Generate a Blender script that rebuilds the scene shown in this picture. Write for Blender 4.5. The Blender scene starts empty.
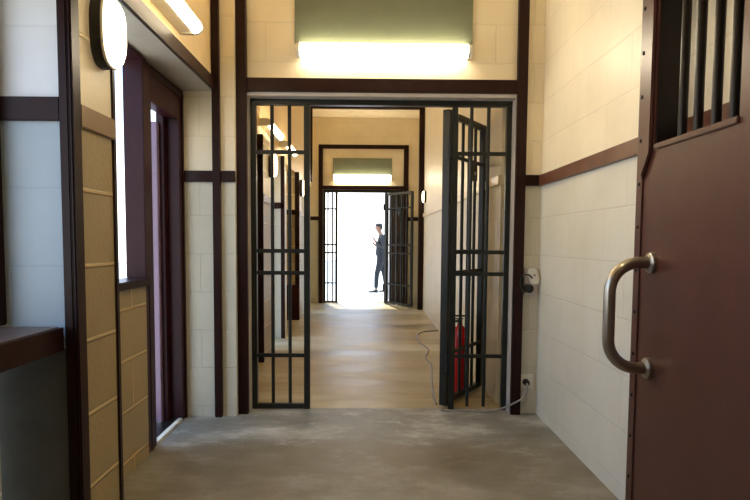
import bpy, bmesh, math, random
from mathutils import Vector, Matrix
random.seed(7)
scn = bpy.context.scene
COL = scn.collection
PI = math.pi

# ---------------------------------------------------------------- materials
def srgb(r, g, b):
    def f(c):
        c /= 255.0
        return c/12.92 if c <= 0.04045 else ((c+0.055)/1.055)**2.4
    return (f(r), f(g), f(b), 1.0)

def newmat(name):
    m = bpy.data.materials.new(name); m.use_nodes = True
    nt = m.node_tree; b = nt.nodes['Principled BSDF']
    return m, nt, b

def L(nt, a, b): nt.links.new(a, b)

def coords(nt, scale=(1, 1, 1)):
    g = nt.nodes.new('ShaderNodeNewGeometry')
    mp = nt.nodes.new('ShaderNodeMapping'); mp.inputs['Scale'].default_value = scale
    L(nt, g.outputs['Position'], mp.inputs['Vector'])
    return mp.outputs['Vector']

def noise(nt, vec, scale, detail=4, rough=.55):
    n = nt.nodes.new('ShaderNodeTexNoise'); n.inputs['Scale'].default_value = scale
    n.inputs['Detail'].default_value = detail; n.inputs['Roughness'].default_value = rough
    L(nt, vec, n.inputs['Vector']); return n.outputs['Fac']

def ramp(nt, fac, stops):
    r = nt.nodes.new('ShaderNodeValToRGB'); e = r.color_ramp.elements
    while len(e) < len(stops): e.new(.5)
    for i, (p, c) in enumerate(stops): e[i].position = p; e[i].color = c
    L(nt, fac, r.inputs['Fac']); return r.outputs['Color']

def mix(nt, fac, a, b, mode='MIX'):
    m = nt.nodes.new('ShaderNodeMix'); m.data_type = 'RGBA'; m.blend_type = mode
    for s, v in ((0, fac), (6, a), (7, b)):
        if hasattr(v, 'is_linked') or hasattr(v, 'node'): L(nt, v, m.inputs[s])
        else: m.inputs[s].default_value = v
    return m.outputs[2]

def bump(nt, b, h, strength=.3, dist=.01):
    n = nt.nodes.new('ShaderNodeBump'); n.inputs['Strength'].default_value = strength
    n.inputs['Distance'].default_value = dist
    L(nt, h, n.inputs['Height']); L(nt, n.outputs['Normal'], b.inputs['Normal'])

def paint(name, col, rough=.4, var=.12, metallic=0., nscale=9., bstr=.05, spec=.5):
    """painted or plain surface with slight wear in tone and a fine uneven coat"""
    m, nt, b = newmat(name)
    v = coords(nt); f = noise(nt, v, nscale, 6)
    lo = tuple(c*(1-var) for c in col[:3])+(1,); hi = tuple(min(1, c*(1+var)) for c in col[:3])+(1,)
    L(nt, ramp(nt, f, [(.3, lo), (.7, hi)]), b.inputs['Base Color'])
    b.inputs['Roughness'].default_value = rough; b.inputs['Metallic'].default_value = metallic
    b.inputs['Specular IOR Level'].default_value = spec
    if bstr: bump(nt, b, noise(nt, v, 60, 3), bstr, .004)
    return m

def blockwall(name, upper, lower, rough=.42, joint=.55, split=1.75, bw=.56, bh=.28, jb=.5, mortar=(.5, .5, .5, 1), msize=.006):
    """two-tone painted blockwork: paint changes at the dado, joints shallow"""
    m, nt, b = newmat(name)
    g = nt.nodes.new('ShaderNodeNewGeometry')
    s = nt.nodes.new('ShaderNodeSeparateXYZ'); L(nt, g.outputs['Position'], s.inputs[0])
    ad = nt.nodes.new('ShaderNodeMath'); ad.operation = 'ADD'
    L(nt, s.outputs['X'], ad.inputs[0]); L(nt, s.outputs['Y'], ad.inputs[1])
    c = nt.nodes.new('ShaderNodeCombineXYZ')
    L(nt, ad.outputs[0], c.inputs['X']); 
    zo = nt.nodes.new('ShaderNodeMath'); zo.operation = 'ADD'; zo.inputs[1].default_value = .20
    L(nt, s.outputs['Z'], zo.inputs[0]); L(nt, zo.outputs[0], c.inputs['Y'])
    br = nt.nodes.new('ShaderNodeTexBrick')
    L(nt, c.outputs[0], br.inputs['Vector'])
    br.inputs['Scale'].default_value = 1.0; br.inputs['Brick Width'].default_value = bw
    br.inputs['Row Height'].default_value = bh; br.inputs['Mortar Size'].default_value = msize
    br.inputs['Mortar Smooth'].default_value = .6
    br.inputs['Color1'].default_value = (1, 1, 1, 1); br.inputs['Color2'].default_value = (.94, .94, .94, 1)
    br.inputs['Mortar'].default_value = mortar
    gt = nt.nodes.new('ShaderNodeMath'); gt.operation = 'GREATER_THAN'; gt.inputs[1].default_value = split
    L(nt, s.outputs['Z'], gt.inputs[0])
    two = mix(nt, gt.outputs[0], lower, upper)
    n = noise(nt, g.outputs['Position'], 2.2, 6, .6)
    dirt = ramp(nt, n, [(.3, (.90, .89, .86, 1)), (.65, (1, 1, 1, 1))])
    t2 = mix(nt, 1.0, two, dirt, 'MULTIPLY')
    t3 = mix(nt, joint, t2, br.outputs['Color'], 'MULTIPLY')
    L(nt, t3, b.inputs['Base Color'])
    b.inputs['Roughness'].default_value = rough
    h = mix(nt, .25, br.outputs['Color'], noise_col(nt, g.outputs['Position'], 45))
    bump(nt, b, h, jb, .012)
    return m

def noise_col(nt, vec, sc):
    n = nt.nodes.new('ShaderNodeTexNoise'); n.inputs['Scale'].default_value = sc; n.inputs['Detail'].default_value = 4
    L(nt, vec, n.inputs['Vector']); return n.outputs['Color']

def emit(name, col, strength):
    m, nt, b = newmat(name)
    b.inputs['Base Color'].default_value = (.9, .88, .82, 1); b.inputs['Roughness'].default_value = .3
    b.inputs['Emission Color'].default_value = col; b.inputs['Emission Strength'].default_value = strength
    return m

def floor_mat(name, base, dark, pale, rough, seed, sc=(1.0, 1.5, 1.0), light_tint=None):
    m, nt, b = newmat(name)
    v = coords(nt, sc)
    mp = v.node; mp.inputs['Location'].default_value = (seed, seed*.7, 0)
    big = noise(nt, v, 1.15, 9, .68)
    c1 = ramp(nt, big, [(.32, dark), (.5, base), (.68, pale)])
    blot = noise(nt, v, 3.4, 7, .72)
    c2 = mix(nt, ramp(nt, blot, [(.56, (0, 0, 0, 1)), (.66, (.5, .5, .5, 1))]), c1, pale)
    if light_tint:                              # daylight difference painted in: browner foreground, greyer by the gate, ragged edge
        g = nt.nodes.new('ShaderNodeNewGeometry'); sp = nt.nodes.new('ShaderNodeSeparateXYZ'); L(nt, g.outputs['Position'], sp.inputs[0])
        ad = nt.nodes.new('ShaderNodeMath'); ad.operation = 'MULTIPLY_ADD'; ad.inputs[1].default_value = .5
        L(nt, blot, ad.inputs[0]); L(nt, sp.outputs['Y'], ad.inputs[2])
        c2 = mix(nt, ramp(nt, ad.outputs[0], [(0, (1, 1, 1, 1)), (1, (0, 0, 0, 1))]), c2, mix(nt, .55, c2, light_tint))
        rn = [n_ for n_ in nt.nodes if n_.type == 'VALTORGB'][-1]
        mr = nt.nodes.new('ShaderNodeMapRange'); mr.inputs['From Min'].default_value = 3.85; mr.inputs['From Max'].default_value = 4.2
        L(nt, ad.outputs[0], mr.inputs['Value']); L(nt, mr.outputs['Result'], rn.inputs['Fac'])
    fine = noise(nt, v, 42, 5, .7)
    c3 = mix(nt, .35, c2, ramp(nt, fine, [(.3, (.55, .55, .55, 1)), (.7, (1, 1, 1, 1))]), 'MULTIPLY')
    L(nt, c3, b.inputs['Base Color'])
    L(nt, ramp(nt, big, [(.3, (rough-.1,)*3+(1,)), (.7, (rough+.12,)*3+(1,))]), b.inputs['Roughness'])
    bump(nt, b, fine, .12, .004)
    return m

M = {}
CREAM = srgb(242, 229, 200)
M['wall'] = blockwall('painted_blockwork', CREAM, srgb(206, 201, 182), joint=.16, jb=.4)
M['wall_pale'] = blockwall('pale_painted_blockwork', srgb(226, 229, 232), srgb(166, 178, 186), joint=.12, jb=.2)
M['wall_right'] = blockwall('smooth_painted_blockwork', srgb(249, 239, 214), srgb(228, 227, 216), joint=.14, jb=.4)
M['wall_tan'] = blockwall('tan_painted_blockwork', CREAM, srgb(166, 147, 108), joint=.6, jb=.9, mortar=(2.1, 2.0, 1.85, 1), msize=.010)
M['counter_shade'] = paint('shaded_wall_grey', srgb(88, 90, 88), .5, .12)  # shade below the counter, painted onto the wall as dark grey
M['plaster'] = paint('cream_plaster', srgb(240, 212, 162), .5, .05)
M['soffit'] = paint('grey_soffit_paint', srgb(172, 162, 144), .5, .08)
M['ceiling'] = paint('ceiling_paint', srgb(245, 232, 200), .6, .04)
M['brown'] = paint('brown_gloss_trim', srgb(42, 23, 20), .33, .15, spec=.14)
M['maroon'] = paint('maroon_gloss_paint', srgb(50, 20, 25), .32, .12, spec=.16)
M['tan'] = paint('lamplit_brown_trim', srgb(142, 114, 80), .35, .1)  # brown trim with the lamp's light painted in as tan
M['door'] = paint('brown_steel_door_paint', srgb(80, 46, 38), .36, .12, bstr=.08, spec=.5)
M['sheen_trim'] = paint('brown_trim_with_sheen', srgb(228, 204, 152), .35, .06)  # glossy dado whose bright reflection is painted in as yellow
M['porch'] = paint('brown_porch_paint', srgb(84, 66, 56), .5, .15)
M['wall_corr'] = blockwall('warm_painted_blockwork', CREAM, srgb(214, 197, 160), joint=.16, jb=.3)
M['leaf'] = paint('maroon_leaf_daylight_glare', srgb(122, 96, 114), .3, .1)  # maroon leaf, daylight glare painted in as lilac
M['doordark'] = paint('dark_steel_bar_paint', srgb(26, 19, 17), .3, .12, spec=.3)
M['gate'] = paint('green_black_gate_paint', srgb(34, 36, 33), .35, .15, spec=.35)
M['jamb'] = paint('pale_grey_steel_jamb', srgb(200, 193, 188), .4, .08)
M['rail'] = paint('lit_brown_rail_paint', srgb(104, 66, 50), .32, .2, spec=.45)  # lighter copy of the brown trim, strong light painted in
M['board'] = paint('dark_green_board', srgb(104, 110, 88), .5, .05)
M['steel'] = paint('brushed_steel', srgb(176, 170, 160), .28, .08, 1.0, bstr=.03)
M['counter'] = paint('worn_brown_counter', srgb(92, 74, 66), .4, .3, nscale=5)
M['black'] = paint('black_plastic', srgb(26, 25, 24), .4, .1)
M['white'] = paint('white_plastic', srgb(226, 222, 210), .35, .04, bstr=0)
M['grey'] = paint('grey_cable_sheath', srgb(150, 144, 136), .5, .05, bstr=0)
M['red'] = paint('red_cylinder_enamel', srgb(178, 22, 26), .25, .06, bstr=0)
M['tube'] = emit('warm_lit_diffuser', (1.0, .86, .63, 1), 30.0)
M['tube_side'] = emit('warm_lit_side_diffuser', (1.0, .83, .55, 1), 22.0)
M['bulb'] = emit('warm_lit_lens', (1.0, .82, .54, 1), 9.0)
M['floor'] = floor_mat('worn_grey_concrete', srgb(138, 138, 133), srgb(92, 89, 80), srgb(204, 204, 200), .5, 3.1, light_tint=srgb(116, 100, 70))
M['floor2'] = floor_mat('tan_concrete', srgb(182, 163, 116), srgb(132, 113, 74), srgb(212, 205, 184), .42, 8.7, (.3, 1.5, 1))
M['yard'] = floor_mat('pale_yard_paving', srgb(214, 210, 200), srgb(196, 192, 182), srgb(228, 226, 220), .8, 1.2)
M['skin'] = paint('skin', srgb(150, 110, 90), .5, .04, bstr=0)
M['shirt'] = paint('dark_grey_cotton', srgb(52, 54, 56), .85, .1)
M['trouser'] = paint('charcoal_cloth', srgb(40, 42, 46), .85, .1)
M['hair'] = paint('dark_hair', srgb(34, 28, 24), .6, .15)
M['shoe'] = paint('dark_leather', srgb(44, 42, 40), .4, .1)

# ---------------------------------------------------------------- mesh helpers
class MB:
    def __init__(s): s.bm = bmesh.new()
    def box(s, x0, x1, y0, y1, z0, z1):
        bm = s.bm
        v = [bm.verts.new((x, y, z)) for x in (x0, x1) for y in (y0, y1) for z in (z0, z1)]
        for f in ((0, 1, 3, 2), (4, 6, 7, 5), (0, 4, 5, 1), (2, 3, 7, 6), (0, 2, 6, 4), (1, 5, 7, 3)):
            bm.faces.new([v[i] for i in f])
        return s
    def prism(s, pts, axis, a0, a1):
        """polygon extruded along an axis; pts in the two other axes in order"""
        bm = s.bm
        def P(p, a): return {'x': (a, p[0], p[1]), 'y': (p[0], a, p[1]), 'z': (p[0], p[1], a)}[axis]
        A = [bm.verts.new(P(p, a0)) for p in pts]; B = [bm.verts.new(P(p, a1)) for p in pts]
        n = len(pts)
        bm.faces.new(A[::-1]); bm.faces.new(B)
        for i in range(n): bm.faces.new((A[i], A[(i+1) % n], B[(i+1) % n], B[i]))
        return s
    def cyl(s, p0, p1, r, seg=16, r1=None):
        r1 = r if r1 is None else r1
        p0 = Vector(p0); p1 = Vector(p1); d = (p1-p0).normalized()
        u = d.orthogonal().normalized(); w = d.cross(u)
        A = []; B = []
        for i in range(seg):
            a = 2*PI*i/seg; o = u*math.cos(a)+w*math.sin(a)
            A.append(s.bm.verts.new(p0+o*r)); B.append(s.bm.verts.new(p1+o*r1))
        s.bm.faces.new(A[::-1]); s.bm.faces.new(B)
        for i in range(seg): s.bm.faces.new((A[i], A[(i+1) % seg], B[(i+1) % seg], B[i]))
        return s
    def tube(s, pts, r, seg=10):
        pts = [Vector(p) for p in pts]; rings = []; u = None
        for i, p in enumerate(pts):
            d = (pts[min(i+1, len(pts)-1)]-pts[max(i-1, 0)]).normalized()
            u = d.orthogonal().normalized() if u is None else (u-d*u.dot(d)).normalized()
            w = d.cross(u)
            rings.append([s.bm.verts.new(p+(u*math.cos(2*PI*k/seg)+w*math.sin(2*PI*k/seg))*r) for k in range(seg)])
        s.bm.faces.new(rings[0][::-1]); s.bm.faces.new(rings[-1])
        for A, B in zip(rings, rings[1:]):
            for k in range(seg): s.bm.faces.new((A[k], A[(k+1) % seg], B[(k+1) % seg], B[k]))
        return s
    def rings(s, rs, close=True):
        """loft through lists of points"""
        R = [[s.bm.verts.new(p) for p in r] for r in rs]; n = len(R[0])
        for A, B in zip(R, R[1:]):
            for k in range(n): s.bm.faces.new((A[k], A[(k+1) % n], B[(k+1) % n], B[k]))
        if close: s.bm.faces.new(R[0][::-1]); s.bm.faces.new(R[-1])
        return s
    def sphere(s, c, r, sc=(1, 1, 1), u=20, v=12):
        bmesh.ops.create_uvsphere(s.bm, u_segments=u, v_segments=v, radius=r,
            matrix=Matrix.Translation(c) @ Matrix.Diagonal((*sc, 1)))
        return s
    def build(s, name, mat, parent=None, bevel=0., smooth=False, loc=None):
        bmesh.ops.recalc_face_normals(s.bm, faces=s.bm.faces)
        if bevel:
            ed = [e for e in s.bm.edges if len(e.link_faces) == 2 and e.calc_face_angle(0) > .6]
            bmesh.ops.bevel(s.bm, geom=ed, offset=bevel, segments=2, affect='EDGES', clamp_overlap=True)
        me = bpy.data.meshes.new(name)
        org = Vector(loc) if loc is not None else None
        if org is None and parent is None and s.bm.verts:
            vs = [v.co for v in s.bm.verts]
            org = Vector(((min(v.x for v in vs)+max(v.x for v in vs))/2, (min(v.y for v in vs)+max(v.y for v in vs))/2, min(v.z for v in vs)))
        if org is not None: bmesh.ops.translate(s.bm, vec=-org, verts=s.bm.verts)
        if smooth:
            for f in s.bm.faces: f.smooth = True
            for e in s.bm.edges:
                if len(e.link_faces) == 2 and e.calc_face_angle(0) > .7: e.smooth = False
        s.bm.to_mesh(me); s.bm.free()
        me.materials.append(M[mat] if isinstance(mat, str) else mat)
        o = bpy.data.objects.new(name, me); COL.objects.link(o)
        if org is not None: o.location = org
        if parent is not None: o.parent = parent
        return o

def tag(o, label, cat, group=None):
    o['label'] = label; o['category'] = cat
    if group: o['group'] = group
    return o
def thing(name, label, cat, loc=(0, 0, 0), rz=0., group=None):
    o = bpy.data.objects.new(name, None); COL.objects.link(o)
    o.empty_display_size = .1; o.location = loc; o.rotation_euler = (0, 0, rz)
    return tag(o, label, cat, group)
def struct(o): o['kind'] = 'structure'; return o
def B(*a): return MB().box(*a)
def copy_tree(o, parent=None):
    c = o.copy(); COL.objects.link(c)
    if parent is not None: c.parent = parent
    for ch in list(o.children): copy_tree(ch, c)
    return c

H = 3.82           # ceiling height
GY = 4.40          # plane of the near gate's wall
BY = 12.30         # plane of the far gate's wall
# ================================================================= THE SETTING
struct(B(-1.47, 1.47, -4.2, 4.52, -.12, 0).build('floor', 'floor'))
struct(B(-1.47, 1.30, 4.52, 12.62, -.12, 0).build('floor', 'floor2'))
struct(B(-1.47, 1.47, -4.2, 12.62, H, H+.15).build('ceiling', 'ceiling'))
struct(B(1.275, 1.47, -4.2, GY, 0, H).build('wall_right', 'wall_right'))
struct(B(1.03, 1.30, 4.65, BY, 0, H).build('wall_right', 'wall_corr'))
struct(B(-1.47, 1.47, -4.35, -4.2, 0, H).build('wall_back', 'wall'))
# wall holding the near gate
struct(B(-1.47, -.968, 4.30, GY, 0, H).build('wall_front', 'wall'))
w = MB(); w.box(-1.47, -.93, GY, 4.65, 0, H); w.box(1.10, 1.47, GY, 4.65, 0, H); w.box(-.93, 1.10, GY, 4.65, 2.385, H)
struct(w.build('wall_front', 'wall'))
# wall holding the far gate
w = MB(); w.box(-1.47, -.98, BY, BY+.3, 0, H); w.box(.73, 1.30, BY, BY+.3, 0, H); w.box(-.98, .73, BY, BY+.3, 2.40, H)
struct(w.build('wall_far', 'wall'))
# left side of the near room: upper wall on a beam, set back below, a block pier
struct(B(-1.47, -1.125, -4.2, 4.30, 2.373, H).build('wall_left', 'plaster'))
struct(B(-1.47, -1.05, 2.13, 2.47, 0, 2.373).build('wall_left', 'wall_tan'))
struct(B(-1.125, -1.05, 2.13, 2.47, 2.373, H).build('wall_left', 'plaster'))
struct(B(-1.34, -1.055, 2.120, 2.13, .905, H).build('wall_left', 'wall_pale'))
struct(B(-1.34, -1.055, 2.120, 2.13, 0, .905).build('wall_left', 'counter_shade'))  # sheet on the wall standing for the shade below the counter
struct(B(-1.47, -1.32, 2.47, 3.50, 0, 1.03).build('wall_left', 'wall_tan'))
w = MB(); w.box(-1.47, -1.34, -4.2, .35, 0, 2.40); w.box(-1.47, -1.34, .35, 2.06, 0, .985); w.box(-1.47, -1.34, .35, 2.06, 2.25, 2.40)
struct(w.build('wall_left', 'wall'))
struct(B(-1.345, -1.122, 2.47, 4.30, 2.360, 2.373).build('trim_1', 'soffit'))          # soffit under the beam
# frame of the serving hatch beyond the pier
struct(B(-1.46, -1.29, 2.47, 3.53, 1.03, 1.072).build('trim_2', 'brown', bevel=.004))    # ledge
w = MB(); w.box(-1.435, -1.318, 3.50, 3.56, 1.072, 2.360); w.box(-1.45, -1.30, 2.47, 2.53, 1.072, 2.360); w.box(-1.45, -1.31, 2.53, 3.50, 2.34, 2.360)
struct(w.build('window_1', 'maroon', bevel=.004))
# doorway
w = MB()
w.box(-1.47, -1.325, 3.50, 3.56, 0, 1.03); w.box(-1.42, -1.335, 3.56, 3.675, 0, 2.360)
w.box(-1.42, -1.335, 4.20, 4.30, 0, 2.360); w.box(-1.47, -1.42, 4.13, 4.30, 0, 2.360)
w.box(-1.42, -1.335, 3.675, 4.20, 2.14, 2.360); w.box(-1.47, -1.42, 3.675, 4.13, 2.20, 2.360)
w.box(-1.335, -1.325, 3.57, 3.60, 0, 2.33); w.box(-1.335, -1.325, 4.25, 4.28, 0, 2.33); w.box(-1.335, -1.325, 3.57, 4.28, 2.30, 2.33)
struct(w.build('door_1', 'maroon', bevel=.003))
struct(B(-1.368, -1.338, 3.675, 4.20, 0, .016).build('trim_3', 'white')); struct(B(-1.60, -1.368, 3.675, 4.20, 0, .012).build('trim_3', 'black'))             # threshold: white strip paints the sunlight streak, black the dark floor inside
# kiosk hatch near the camera
w = MB(); w.box(-1.46, -1.30, 2.04, 2.13, .99, 2.40); w.box(-1.46, -1.31, .35, .42, .99, 2.32); w.box(-1.46, -1.31, .35, 2.04, 2.25, 2.32)
struct(w.build('window_2', 'brown', bevel=.004))
# brown trims of the near room
n = 4
def trim(*a, mat='brown', bev=.004):
    global n
    o = struct(B(*a).build('trim_%d' % n, mat, bevel=bev)); n += 1; return o
trim(-.972, -.895, 4.345, GY, 0, H)                   # left gate post
trim(1.074, 1.148, 4.355, GY, 0, H)                   # right gate post
trim(-.895, 1.074, 4.36, GY, 2.378, 2.475)            # beam over the gate
trim(-1.122, -1.068, 4.262, 4.30, 0, H)                  # corner post
trim(-1.068, -.962, 4.28, 4.30, 1.715, 1.795)          # dado, left of gate
trim(-1.34, -1.122, 4.28, 4.30, 1.715, 1.795)          # dado, recess
trim(1.148, 1.275, 4.378, GY, 1.715, 1.795)           # dado, right of gate
trim(1.250, 1.275, -4.2, 4.378, 1.713, 1.793, mat='rail')         # dado, right wall
trim(-1.125, -1.106, 2.47, 4.262, 2.362, 2.455)         # beam face, upper left wall
trim(-1.083, -1.05, 2.098, 2.12, 0, H)                # near edge of pier, front
trim(-1.05, -1.034, 2.098, 2.165, 0, H, bev=.006)     # near edge of pier, side
trim(-1.34, -1.083, 2.104, 2.12, 1.712, 1.795)        # dado on pier, near side
trim(-1.05, -1.036, 2.165, 2.455, 1.703, 1.785, mat='tan')
trim(-1.06, -1.043, 2.445, 2.476, 0, 2.36)             # far edge of pier
# brown trims of the corridor
trim(1.008, 1.03, 4.65, 11.13, 1.75, 1.825, mat='sheen_trim')
PY_ = 11.15
trim(.93, 1.03, PY_, PY_+.10, 0, H)                    # portal right
trim(-1.20, -1.07, PY_, PY_+.10, 2.40, H)              # portal left, on the upper wall
trim(-1.07, .93, PY_, PY_+.10, H-.062, H)              # portal head
trim(-1.048, -.958, BY-.04, BY, 0, 3.27)
trim(.708, .808, BY-.04, BY, 0, 3.27)
trim(-.958, .708, BY-.04, BY, 3.188, 3.27)
trim(-.958, .708, BY-.04, BY, 2.36, 2.433)
trim(-1.34, -1.048, BY-.02, BY, 1.72, 1.80)
trim(.808, 1.03, BY-.02, BY, 1.72, 1.80)

# left side of the corridor: the same bays again
struct(B(-1.47, -1.20, 4.65, BY, 2.40, H).build('wall_left', 'plaster'))
def pier(y0, y1, xf=-1.12):
    struct(B(-1.47, xf, y0, y1, 0, 2.40).build('wall_left', 'wall_tan'))
    trim(xf-.06, xf+.012, y0-.02, y0, 0, 2.40)
    trim(xf, xf+.014, y0, y1, 1.703, 1.785, mat='tan')
    trim(-1.40, xf-.06, y0-.018, y0, 1.715, 1.795)
struct(B(-1.47, -1.36, 4.65, 6.24, 0, 2.40).build('wall_left', 'wall'))
pier(6.24, 6.92)
def doorway(num, y0, y1):
    w = MB(); w.box(-1.47, -1.30, y0, y0+.08, 0, 2.39); w.box(-1.47, -1.30, y1-.08, y1, 0, 2.39); w.box(-1.47, -1.30, y0+.08, y1-.08, 2.12, 2.39)
    struct(w.build('door_%d' % num, 'maroon', bevel=.003))
doorway(2, 6.92, 7.80)
struct(B(-1.47, -1.12, 7.80, 8.05, 0, 2.40).build('wall_left', 'wall'))
trim(-1.45, -1.12, 7.78, 7.80, 1.715, 1.795)
trim(-1.16, -1.108, 7.78, 7.80, 0, 2.40)
struct(B(-1.47, -1.34, 8.05, 9.62, 0, 2.40).build('wall_left', 'wall'))
pier(9.62, 10.05, -1.14)
trim(-1.40, -1.135, 9.585, 9.602, 0, .58, mat='maroon')
doorway(3, 10.05, 10.95)
struct(B(-1.47, -1.20, 10.95, 11.30, 0, 2.40).build('wall_left', 'wall'))
struct(B(-1.47, -1.34, 11.30, BY, 0, 2.40).build('wall_left', 'wall'))

struct(B(.44, 1.30, BY+.32, BY+1.0, -.01, 2.9).build('wall_porch', 'porch'))
# the yard outside
struct(B(-14, 14, BY+.32, 40, -.12, -.004).build('floor', 'yard'))
struct(B(-14, -1.47, -6, BY+.32, -.12, -.004).build('floor', 'yard'))

# ================================================================= DOOR LEAF OF THE LEFT DOORWAY
d = thing('side_door', 'narrow maroon door leaf with daylight glare standing open inside the left doorway', 'door', (-1.447, 4.08, 0))
d.location = (-1.447, 4.08, 0)
B(-.215, 0, 0, .045, .02, 2.10).build('door_leaf', 'leaf', d, bevel=.003)
MB().cyl((-.17, -.05, 1.0), (-.17, 0, 1.0), .012).cyl((-.17, -.05, 1.0), (-.08, -.05, 1.0), .010).build('door_handle', 'steel', d, smooth=True)

# ================================================================= SERVICE COUNTER
c = thing('service_counter', 'brown service counter shelf under the near hatch, against the block pier', 'counter', (-1.3, 1.3, .9))
c.location = (0, 0, 0)
B(-1.338, -1.095, .45, 2.098, .905, .988).build('counter_top', 'counter', c, bevel=.006)
B(-1.095, -1.086, .45, 2.098, .903, .986).build('edge_board', 'brown', c, bevel=.002)
for y in (.7, 1.75):
    MB().prism([(-1.34, .905), (-1.16, .905), (-1.34, .68)], 'y', y-.02, y+.02).build('bracket', 'brown', c)
# ================================================================= NEAR BARRED GATE
def gate_bars(mb_list, parent): pass
def side_panel(parent, x0, x1, bars, y, top, mid, rails, barr=.0135, st=.05, bottom=True):
    p = MB()
    p.box(x0, x0+mid, y, y+.045, 0, top); p.box(x1-mid, x1, y, y+.045, 0, top)
    if bottom: p.box(x0+mid, x1-mid, y, y+.04, 0.004, .042)
    o = p.build('side_panel', 'gate', parent, bevel=.003)
    for z in rails:
        B(x0+mid, x1-mid, y+.004, y+.016, z-.015, z+.015).build('rail', 'gate', o, bevel=.002)
    for x in bars:
        MB().cyl((x, y+.028, .02), (x, y+.028, top), barr, 12).build('bar', 'gate', o, smooth=True)
    return o
def leaf(parent, p0, p1, top, nb, rails, lock=True):
    """hinged leaf from hinge point p0 to free end p1, built along its own direction"""
    a = Vector(p0); b = Vector(p1); w = (b-a).length; d = (b-a).normalized()
    ang = math.atan2(d.y, d.x)
    fr = MB(); fr.box(0, .075, -.03, .03, .012, top); fr.box(w-.05, w, -.022, .022, .012, top)
    fr.box(.075, w-.05, -.02, .02, .012, .055); fr.box(.075, w-.05, -.02, .02, top-.05, top)
    o = fr.build('gate_leaf', 'gate', parent, bevel=.003)
    o.location = (a.x, a.y, 0); o.rotation_euler = (0, 0, ang)
    for k in range(nb):
        x = .075+(w-.125)*(k+1)/(nb+1)
        MB().cyl((x, .006, .03), (x, .006, top-.02), .0135, 12).build('bar', 'gate', o, smooth=True)
    for z in rails:
        B(.075, w-.05, -.022, -.009, z-.015, z+.015).build('rail', 'gate', o, bevel=.002)
    if lock:
        B(w*.52, w*.52+.11, -.05, -.023, 1.80, 1.96).build('lock_box', 'gate', o, bevel=.004)
        MB().cyl((w*.52+.05, -.056, 1.86), (w*.52+.05, -.05, 1.86), .014).build('keyhole_plate', 'steel', o)
    for z in (.35, 2.0):
        MB().cyl((0, -.038, z-.06), (0, -.038, z+.06), .016, 12).build('hinge', 'gate', o, smooth=True)
    return o
RAILS = (1.962, 1.22, 1.053, .418)
g = thing('barred_gate', 'near green-black barred gate filling the wide opening under the light, its leaf open', 'gate', (.085, 4.5, 0))
g.location = (0, 0, 0)
w = MB(); w.box(-.93, -.893, 4.385, 4.56, 0, 2.352); w.box(1.070, 1.10, 4.385, 4.56, 0, 2.352); w.box(-.93, 1.10, 4.385, 4.56, 2.352, 2.385)
w.build('surround', 'jamb', g, bevel=.002)
B(-.899, 1.074, 4.485, 4.54, 2.312, 2.352).build('top_bar', 'gate', g, bevel=.003)
side_panel(g, -.897, -.449, (-.735, -.604), 4.49, 2.312, .045, RAILS)
side_panel(g, .622, 1.072, (.77, .898), 4.49, 2.312, .042, RAILS, bottom=False)
leaf(g, (.585, 4.565), (1.0, 5.21), 2.305, 4, RAILS)

# ================================================================= FAR BARRED GATE
g2 = thing('barred_gate', 'far barred gate at the bright end of the corridor, leaf open towards us', 'gate', (-.1, 12.3, 0))
g2.location = (0, 0, 0)
w = MB(); w.box(-.98, -.955, BY+.02, BY+.10, 0, 2.36); w.box(.705, .73, BY+.02, BY+.10, 0, 2.36); w.box(-.98, .73, BY+.02, BY+.10, 2.36, 2.40)
w.build('surround', 'jamb', g2)
B(-.955, .705, BY+.03, BY+.09, 2.30, 2.36).build('top_bar', 'gate', g2)
side_panel(g2, -.955, -.655, (-.858, -.765), BY+.035, 2.30, .05, RAILS, barr=.016)
side_panel(g2, .33, .705, (.45, .57), BY+.035, 2.30, .05, RAILS, barr=.016)
leaf(g2, (.335, BY-.03), (.855, BY-.73), 2.28, 4, RAILS)

# ================================================================= LIGHT FIXTURES
def batten(name_label, x0, x1, y0, y1, z0, z1, axis, wallside, group='fluorescent battens on the walls'):
    """long fluorescent batten: white tray on the wall, lit diffuser, end caps"""
    o = thing('fluorescent_light', name_label, 'light', group=group)
    if axis == 'x':                       # on a wall facing -y
        B(x0+.02, x1-.02, y1-.03, y1, z0+.006, z1-.006).build('tray', 'white', o)
        zc = (z0+z1)/2; hz = (z1-z0)/2; pts = []
        for k in range(13):
            a = PI*k/12; pts.append((y1-.03-.055*math.sin(a), zc+hz*math.cos(a)))
        MB().prism(pts, 'x', x0+.03, x1-.03).build('diffuser', 'tube', o, smooth=True)
        for xa, xb in ((x0, x0+.03), (x1-.03, x1)):
            q = [(y1-.00, zc+hz)] + [(p[0]-.002, p[1]) for p in pts] + [(y1-.00, zc-hz)]
            MB().prism(q, 'x', xa, xb).build('end_cap', 'white', o, smooth=True)
    else:                                 # on a wall facing +x
        B(x0, x0+.09, y0+.02, y1-.02, z0+.006, z1-.006).build('tray', 'white', o)
        zc = (z0+z1)/2; hz = (z1-z0)/2; pts = []
        for k in range(13):
            a = PI*k/12; pts.append((x0+.09+.045*math.sin(a), zc+hz*math.cos(a)))
        MB().prism(pts, 'y', y0+.03, y1-.03).build('diffuser', 'tube_side', o, smooth=True)
        for ya, yb in ((y0, y0+.03), (y1-.03, y1)):
            q = [(x0, zc+hz)] + [(p[0]+.002, p[1]) for p in pts] + [(x0, zc-hz)]
            MB().prism(q, 'y', ya, yb).build('end_cap', 'white', o, smooth=True)
    return o
batten('lit fluorescent batten under the dark green board above the near gate', -.535, .735, 4.26, GY, 2.625, 2.722, 'x', 0)
batten('lit fluorescent batten under the small green board above the far gate', -.76, .47, 12.1, BY, 2.54, 2.65, 'x', 0)
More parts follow.
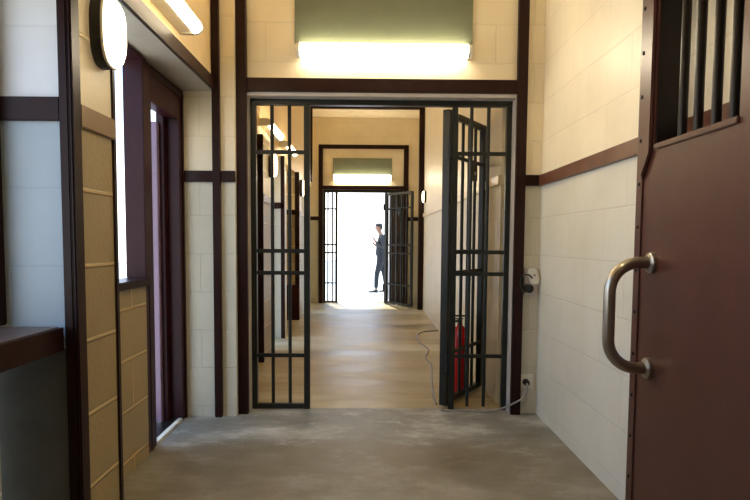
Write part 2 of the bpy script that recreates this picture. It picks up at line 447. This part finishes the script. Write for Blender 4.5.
batten('lit fluorescent batten high on the left wall above the maroon doorway', -1.125, 0, 2.50, 3.60, 2.51, 2.59, 'y', 0)
batten('lit fluorescent batten on the corridor left wall, seen through the near gate bars', -1.20, 0, 6.5, 7.45, 2.54, 2.62, 'y', 0)
batten('farther lit fluorescent batten on the corridor left wall beyond the first', -1.20, 0, 7.95, 8.85, 2.54, 2.62, 'y', 0)

def unseen_batten(label, x, y0, y1, z):  # added lamp, out of view, grades the cell door from top to bottom
    o = thing('fluorescent_light', label, 'light', (x, (y0+y1)/2, z)); o.location = (0, 0, 0)
    B(x-.06, x+.06, y0, y1, z+.03, z+.07).build('tray', 'white', o, bevel=.004)
    MB().prism([(x+.055*math.cos(PI*k/12), z+.03-.05*math.sin(PI*k/12)) for k in range(13)], 'y', y0+.02, y1-.02).build('diffuser', 'tube_side', o, smooth=True)
    for y in (y0+.25, y1-.25): MB().cyl((x, y, z+.07), (x, y, H), .008, 10).build('hanger', 'white', o)
unseen_batten('added unseen fluorescent batten hung from the ceiling over the near room', .30, .9, 1.9, 3.45)
def bulkhead(label, loc, rz):
    """oval bulkhead lamp; local +x is out of the wall"""
    o = thing('bulkhead_lamp', label, 'lamp', loc, rz, 'oval bulkhead lamps')
    def oval(x, a, b, n=28):
        r = []
        for k in range(n):
            t = 2*PI*k/n; c_, s_ = math.cos(t), math.sin(t)
            r.append((x, a*math.copysign(abs(c_)**.75, c_), b*math.copysign(abs(s_)**.75, s_)))
        return r
    MB().rings([oval(0, .088, .138), oval(.038, .0875, .136), oval(.042, .0865, .133), oval(.036, .080, .124)]).build('casing', 'black', o, smooth=True)
    MB().rings([oval(.037, .083, .130), oval(.052, .082, .129), oval(.068, .078, .121), oval(.080, .060, .100), oval(.085, .030, .055)]).build('lens', 'bulb', o, smooth=True)
    rim = [(.046, p[1], p[2]) for p in oval(0, .0855, .133)]
    MB().tube(rim+[rim[0]], .006, 6).build('rim', 'white', o, smooth=True)
    return o
bulkhead('lit oval bulkhead lamp with dark casing on the block pier at upper left', (-1.05, 2.358, 2.10), 0)
bulkhead('lit oval bulkhead lamp seen through the left gate panel, nearer one', (-1.12, 6.70, 2.14), 0)
bulkhead('lit oval bulkhead lamp seen through the left gate panel, beyond the nearer one', (-1.14, 9.80, 2.16), 0)
bulkhead('small lit bulkhead lamp on the cream corridor right wall', (1.03, 10.8, 2.11), PI).scale = (.8, .8, .8)

# ================================================================= BOARDS ABOVE THE GATES
tag(B(-.547, .742, 4.378, GY, 2.724, 3.40).build('wall_board', 'board', bevel=.003), 'large dark green board on the cream wall above the near gate', 'board')
tag(B(-.752, .465, BY-.02, BY, 2.66, 3.0).build('wall_board', 'board', bevel=.003), 'small dark green board above the far gate', 'board')

# ================================================================= OPEN STEEL CELL DOOR, RIGHT
cd = thing('cell_door', 'heavy brown steel cell door with barred window, open against the right wall', 'door', (1.16, 2.0, 0))
cd.location = (0, 0, 0)
XF, XB = 1.131, 1.195
WY0, WY1, WZ0, WZ1 = 1.822, 2.362, 1.668, 2.34
w = MB()
w.box(XF, XB, 1.52, WY0, .006, 2.5); w.box(XF, XB, WY1, 2.497, .006, 2.5)
w.box(XF, XB, WY0, WY1, .006, WZ0); w.box(XF, XB, WY0, WY1, WZ1, 2.5)
w.build('door_leaf', 'door', cd)
# lining of the window opening (deep angle at the far side)
w = MB()
w.box(XF+.004, 1.228, WY1-.012, WY1+.004, WZ0, WZ1)
w.box(XF+.004, 1.228, WY0-.004, WY0+.008, WZ0, WZ1)
w.box(XF+.004, 1.228, WY0+.008, WY1-.012, WZ1-.01, WZ1)
w.build('window_lining', 'doordark', cd)
B(XF-.010, XB+.02, WY0-.004, WY1-.012, WZ0, WZ0+.022).build('window_sill', 'door', cd, bevel=.003)
for y in (2.215, 2.11, 2.0, 1.90):
    MB().cyl((1.163, y, WZ0+.02), (1.163, y, WZ1), .0165, 16).build('window_bar', 'doordark', cd, smooth=True)
# edge strips: outer bolted strip, inner raised strip tapering below the window
B(XF-.006, XF, 2.443, 2.497, .006, 2.5).build('edge_strip', 'door', cd, bevel=.002)
MB().prism([(2.443, 1.56), (2.443, 2.5), (2.372, 2.5), (2.372, 1.66)], 'x', XF-.016, XF).build('cover_strip', 'door', cd, bevel=.005)
z = .12
while z < 2.48:
    MB().sphere((XF-.006, 2.47, z), .009, (.7, 1, 1), 10, 6).build('bolt', 'doordark', cd, smooth=True); z += .178
# pull handle
h = MB()
X1 = .962; zt, zb = 1.222, .797; r = .115; pts = [(XF-.012, 2.337, zt), (X1+r, 2.337, zt)]
for k in range(1, 9):
    a = PI/2*k/8; pts.append((X1+r-r*math.sin(a), 2.337, zt-r+r*math.cos(a)))
for k in range(0, 9):
    a = PI/2*k/8; pts.append((X1+r-r*math.cos(a), 2.337, zb+r-r*math.sin(a)))
pts.append((XF-.012, 2.337, zb))
h.tube(pts, .0235, 20)
hd = h.build('pull_handle', 'steel', cd, smooth=True)
hd['label'] = 'brushed steel tubular pull handle'
for z in (zt, zb):
    MB().cyl((XF-.016, 2.337, z), (XF, 2.337, z), .042, 28).cyl((XF-.022, 2.337, z), (XF-.016, 2.337, z), .030, 28, .038).build('flange', 'steel', hd, smooth=True)
for z in (.3, 1.2, 2.2):
    MB().cyl((1.24, 1.53, z-.06), (1.24, 1.53, z+.06), .018, 12).box(1.195, 1.275, 1.52, 1.54, z-.05, z+.05).build('hinge', 'doordark', cd, smooth=True)

# ================================================================= SOCKETS AND CABLES
sk = thing('power_socket', 'white power socket low on the wall right of the gate, cable plugged in', 'socket', (1.18, GY, .245))
sk.location = (1.20, GY, .25)
B(-.05, .05, -.012, 0, -.055, .055).build('face_plate', 'white', sk, bevel=.003)
MB().cyl((-.008, -.045, -.005), (-.008, -.012, -.005), .022, 16, .026).build('plug', 'black', sk, smooth=True)
jp = thing('wall_socket', 'grey double outlet plate on the wall beside the right gate post', 'socket')
jp.location = (1.212, GY, 1.0)
B(-.05, .05, -.014, 0, -.11, .11).build('face_plate', 'jamb', jp, bevel=.003)
MB().cyl((-.02, -.05, -.045), (-.02, -.014, -.045), .033, 22).cyl((-.02, -.056, -.045), (-.02, -.05, -.045), .026, 22).build('round_plug', 'black', jp, smooth=True)
ad = thing('plug_adaptor', 'white plug-in adaptor tilted on the upper outlet beside the right gate post', 'adaptor')
ad.location = (1.222, GY-.014, 1.045); ad.rotation_euler = (0, math.radians(-18), 0)
MB().prism([(-.03, -.05), (.018, -.066), (.036, -.02), (.034, .05), (-.012, .068), (-.036, .025)], 'y', -.05, 0).build('body', 'white', ad, bevel=.006)
MB().cyl((.004, -.056, .01), (.004, -.05, .01), .008, 12).build('button', 'grey', ad)
def spline(pts, n=8):
    P = [Vector(p) for p in pts]; out = []
    for i in range(len(P)-1):
        p0 = P[max(i-1, 0)]; p1 = P[i]; p2 = P[i+1]; p3 = P[min(i+2, len(P)-1)]
        for k in range(n):
            t = k/n
            out.append(.5*((2*p1)+(p2-p0)*t+(2*p0-5*p1+4*p2-p3)*t*t+(3*p1-p0-3*p2+p3)*t**3))
    out.append(P[-1]); return out
def cable(pts, r, mat, label):
    return tag(MB().tube(spline(pts), r, 8).build('power_cable', mat, smooth=True), label, 'cable')
cable([(1.192, 4.352, .243), (1.188, 4.345, .20), (1.165, 4.34, .14), (1.10, 4.335, .10), (1.03, 4.38, .05), (.93, 4.42, .012), (.80, 4.44, .008), (.66, 4.44, .008), (.56, 4.45, .008)],
      .0075, 'grey', 'grey cable drooping from the low wall socket across the gate foot')
cable([(.545, 4.62, .006), (.55, 4.9, .006), (.60, 5.5, .006), (.66, 6.1, .006), (.64, 6.5, .006), (.72, 7.0, .006), (.66, 7.5, .006), (.68, 8.1, .006), (.80, 8.4, .006), (1.015, 8.5, .006)],
      .007, 'black', 'thin dark cable curling over the tan corridor floor by the gate leaf')
cable([(1.19, 4.344, .955), (1.14, 4.33, .93), (1.12, 4.338, .99), (1.13, 4.338, 1.05), (1.175, 4.32, 1.06), (1.205, 4.324, 1.035)],
      .006, 'black', 'short black lead looped between the plugs beside the right gate post')

# ================================================================= FIRE EXTINGUISHER
fx = thing('fire_extinguisher', 'red fire extinguisher standing behind the open near gate leaf', 'fire extinguisher', (.79, 5.06, 0))
prof = [(.066, 0), (.073, .012), (.073, .47), (.066, .52), (.042, .56), (.022, .58), (.022, .60)]
MB().rings([[(r_*math.cos(2*PI*k/28), r_*math.sin(2*PI*k/28), z) for k in range(28)] for r_, z in prof]).build('cylinder', 'red', fx, smooth=True)
MB().cyl((0, 0, .60), (0, 0, .635), .020, 14).build('valve', 'black', fx, smooth=True)
B(-.08, .045, -.011, .011, .655, .668).box(-.07, .03, -.009, .009, .630, .640).build('lever', 'black', fx, bevel=.002)
MB().tube(spline([(-.02, 0, .615), (-.06, -.01, .60), (-.082, -.012, .52), (-.078, -.015, .36), (-.074, -.016, .25)]), .010, 10).build('hose', 'black', fx, smooth=True)

# ================================================================= PERSON
def skinned(name, verts, edges, radii, mat, parent, levels=2, root=0):
    me = bpy.data.meshes.new(name+'_cage'); me.from_pydata([Vector(v) for v in verts], edges, [])
    o = bpy.data.objects.new(name+'_cage', me); COL.objects.link(o)
    sk_ = o.modifiers.new('s', 'SKIN'); sk_.use_smooth_shade = True
    for i, r_ in enumerate(radii):
        rr = r_ if isinstance(r_, tuple) else (r_, r_)
        me.skin_vertices[0].data[i].radius = rr
    me.skin_vertices[0].data[root].use_root = True
    ss = o.modifiers.new('d', 'SUBSURF'); ss.levels = levels; ss.render_levels = levels
    dg = bpy.context.evaluated_depsgraph_get(); dg.update()
    m2 = bpy.data.meshes.new_from_object(o.evaluated_get(dg)); m2.name = name
    bpy.data.objects.remove(o); bpy.data.meshes.remove(me)
    m2.materials.clear(); m2.materials.append(M[mat])
    for p_ in m2.polygons: p_.use_smooth = True
    r = bpy.data.objects.new(name, m2); COL.objects.link(r); r.parent = parent
    return r
# local frame: faces -x, z up, origin between the feet
pe = thing('person', 'person in dark clothes standing outside the far gate, looking at a raised phone', 'person', (.28, 15.0, 0))
V_ = []; E_ = []; R_ = []
def add(p, r, prev=None):
    V_.append(p); R_.append(r)
    if prev is not None: E_.append((prev, len(V_)-1))
    return len(V_)-1
pel = add((.03, 0, .92), .125)
waist = add((.025, 0, 1.06), (.115, .10), pel); chest = add((.035, 0, 1.26), (.135, .11), waist); upc = add((.045, 0, 1.38), (.10, .085), chest)
nk = add((.02, 0, 1.47), .052, upc); nk2 = add((-.01, 0, 1.53), .05, nk)
hd1 = add((-.035, 0, 1.60), (.078, .085), nk2); hd2 = add((-.045, 0, 1.67), (.075, .088), hd1); hd3 = add((-.035, 0, 1.72), .055, hd2)
legs = {}
for s_, pts in ((-1, [(.025, -.10, .84, .095), (-.02, -.11, .66, .078), (-.075, -.11, .48, .058), (-.085, -.11, .34, .052), (-.095, -.115, .10, .038), (-.10, -.115, .05, .038), (-.19, -.125, .03, .034)]),
                 (1, [(.055, .10, .84, .095), (.085, .11, .66, .078), (.115, .11, .48, .058), (.14, .11, .34, .052), (.165, .115, .10, .038), (.165, .115, .05, .038), (.075, .125, .03, .034)])):
    p = pel
    for x, y, z, r_ in pts: p = add((x, y, z), r_, p)
hands = []
for s_, pts in ((-1, [(.05, -.16, 1.40, .058), (.075, -.20, 1.28, .046), (.065, -.215, 1.14, .040), (-.04, -.18, 1.20, .034), (-.13, -.13, 1.31, .026), (-.15, -.115, 1.345, .026)]),
                 (1, [(.05, .16, 1.40, .058), (.085, .20, 1.26, .046), (.085, .21, 1.11, .040), (-.03, .15, 1.14, .034), (-.12, .08, 1.20, .026), (-.145, .065, 1.215, .026)])):
    p = upc
    for x, y, z, r_ in pts: p = add((x, y, z), r_, p)
    palm = add((pts[-1][0]-.03, pts[-1][1]+.01, pts[-1][2]+.035), (.032, .020), p); hands.append(palm)
    P0 = Vector(V_[palm])
    for k, (dx, ln) in enumerate(((-.020, .05), (-.007, .058), (.007, .055), (.020, .045))):
        a = add((P0.x-.012, P0.y+dx, P0.z+.028), .0095, palm); b_ = add((P0.x-.022, P0.y+dx, P0.z+.028+ln*.5), .0085, a)
        add((P0.x-.010, P0.y+dx, P0.z+.028+ln), .0075, b_)
    t1 = add((P0.x+.012, P0.y+.026, P0.z), .011, palm); add((P0.x+.004, P0.y+.044, P0.z+.025), .009, t1)
skinned('body', V_, E_, R_, 'skin', pe)
# face details and hair
MB().sphere((-.128, 0, 1.63), .017, (1, .7, 1.2), 10, 6).build('nose', 'skin', pe, smooth=True)
ha = MB(); ha.sphere((-.028, 0, 1.70), .094, (1, .92, .62), 20, 12); ha.sphere((.012, 0, 1.655), .075, (.75, 1.12, 1.05), 16, 10)
ha.build('hair', 'hair', pe, smooth=True)
for s_ in (-1, 1):
    MB().sphere((-.108, s_*.032, 1.655), .010, (1, 1, 1), 8, 6).build('eye', 'black', pe, smooth=True)
    MB().sphere((-.02, s_*.088, 1.63), .024, (.7, .4, 1.3), 10, 6).build('ear', 'skin', pe, smooth=True)
MB().box(-.124, -.115, -.022, .022, 1.588, 1.594).build('mouth', 'skin', pe)
# clothes follow the body
sv = [(.03, 0, .88), (.025, 0, 1.06), (.035, 0, 1.26), (.045, 0, 1.385), (.025, 0, 1.44)]; se = [(0, 1), (1, 2), (2, 3), (3, 4)]; sr = [.185, (.160, .150), (.148, .125), (.112, .098), .064]
for pts in ([(.05, -.16, 1.40), (.075, -.20, 1.28), (.065, -.215, 1.14), (-.04, -.18, 1.20), (-.11, -.142, 1.285)], [(.05, .16, 1.40), (.085, .20, 1.26), (.085, .21, 1.11), (-.03, .15, 1.14), (-.10, .095, 1.188)]):
    p = 3
    for q, r_ in zip(pts, (.070, .058, .052, .045, .038)):
        sv.append(q); sr.append(r_); se.append((p, len(sv)-1)); p = len(sv)-1
skinned('jacket', sv, se, sr, 'shirt', pe)
tv = [(.03, 0, .93), (.028, 0, 1.08)]; te = [(0, 1)]; tr = [.155, (.150, .135)]
for pts in ([(.025, -.10, .84), (-.02, -.11, .66), (-.075, -.11, .48), (-.085, -.11, .34), (-.095, -.115, .10)], [(.055, .10, .84), (.085, .11, .66), (.115, .11, .48), (.14, .11, .34), (.165, .115, .10)]):
    p = 0
    for q, r_ in zip(pts, (.106, .090, .071, .064, .055)):
        tv.append(q); tr.append(r_); te.append((p, len(tv)-1)); p = len(tv)-1
skinned('trousers', tv, te, tr, 'trouser', pe)
for x, y in ((-.10, -.115), (.165, .115)):
    sh = MB(); n_ = 16; rs = []
    for t, wd, ht in ((.055, .030, .06), (.03, .042, .085), (-.03, .044, .075), (-.10, .048, .052), (-.16, .044, .042), (-.20, .024, .03)):
        rs.append([(x+t, y+wd*math.cos(2*PI*k/n_), max(0.0, ht/2+ht/2*math.sin(2*PI*k/n_))) for k in range(n_)])
    sh.rings(rs).build('shoe', 'shoe', pe, smooth=True)
ph = thing('phone', 'dark phone held up in the hand of the person outside', 'phone', (.28-.222, 15-.105, 1.395), 0)
ph.rotation_euler = (0, math.radians(14), 0)
B(-.005, .005, -.036, .036, -.02, .13).build('phone_body', 'black', ph, bevel=.003)

# ================================================================= LIGHT
wd = bpy.data.worlds.new('sky'); scn.world = wd; wd.use_nodes = True
bg = wd.node_tree.nodes['Background']; bg.inputs['Strength'].default_value = 2.6
tc = wd.node_tree.nodes.new('ShaderNodeTexCoord'); sx = wd.node_tree.nodes.new('ShaderNodeSeparateXYZ')
wd.node_tree.links.new(tc.outputs['Generated'], sx.inputs[0])
wd.node_tree.links.new(ramp(wd.node_tree, sx.outputs['Z'], [(.04, (1.0, .99, .97, 1)), (.3, (.36, .61, 1.0, 1))]), bg.inputs['Color'])
sun = bpy.data.lights.new('sun', 'SUN'); sun.energy = 7.0; sun.angle = math.radians(1.0); sun.color = (1, .96, .9)
so = bpy.data.objects.new('sun', sun); COL.objects.link(so); so.location = (0, 20, 12)
so.rotation_euler = Vector((.12, -.50, -.86)).to_track_quat('-Z', 'Y').to_euler()

# ================================================================= CAMERA
f_px, ppx, ppy = 590.0, 375.0, 280.0
yaw, pitch, roll = 0.01060722, 0.06593338, 0.00698132
fw = Vector((math.sin(yaw)*math.cos(pitch), math.cos(yaw)*math.cos(pitch), -math.sin(pitch)))
r0 = Vector((math.cos(yaw), -math.sin(yaw), 0)); d0 = fw.cross(r0)
r = r0*math.cos(roll)-d0*math.sin(roll); dn = r0*math.sin(roll)+d0*math.cos(roll)
cam = bpy.data.cameras.new('camera'); co = bpy.data.objects.new('camera', cam); COL.objects.link(co)
mw = Matrix.Identity(4)
for i in range(3):
    mw[i][0] = r[i]; mw[i][1] = -dn[i]; mw[i][2] = -fw[i]
mw.translation = Vector((0, 0, 1.3)); co.matrix_world = mw
cam.sensor_fit = 'HORIZONTAL'; cam.sensor_width = 36.0; cam.lens = 36.0*f_px/750.0
cam.shift_x = 0.0; cam.shift_y = (ppy-250.0)/750.0
cam.clip_start = .02; cam.clip_end = 200
scn.camera = co
scn.cycles.max_bounces = 10; scn.cycles.diffuse_bounces = 6
scn.cycles.use_denoising = True
scn.view_settings.view_transform = 'Standard'; scn.view_settings.look = 'None'
scn.view_settings.gamma = 1.0; scn.view_settings.use_curve_mapping = False
scn.view_settings.exposure = 0.3
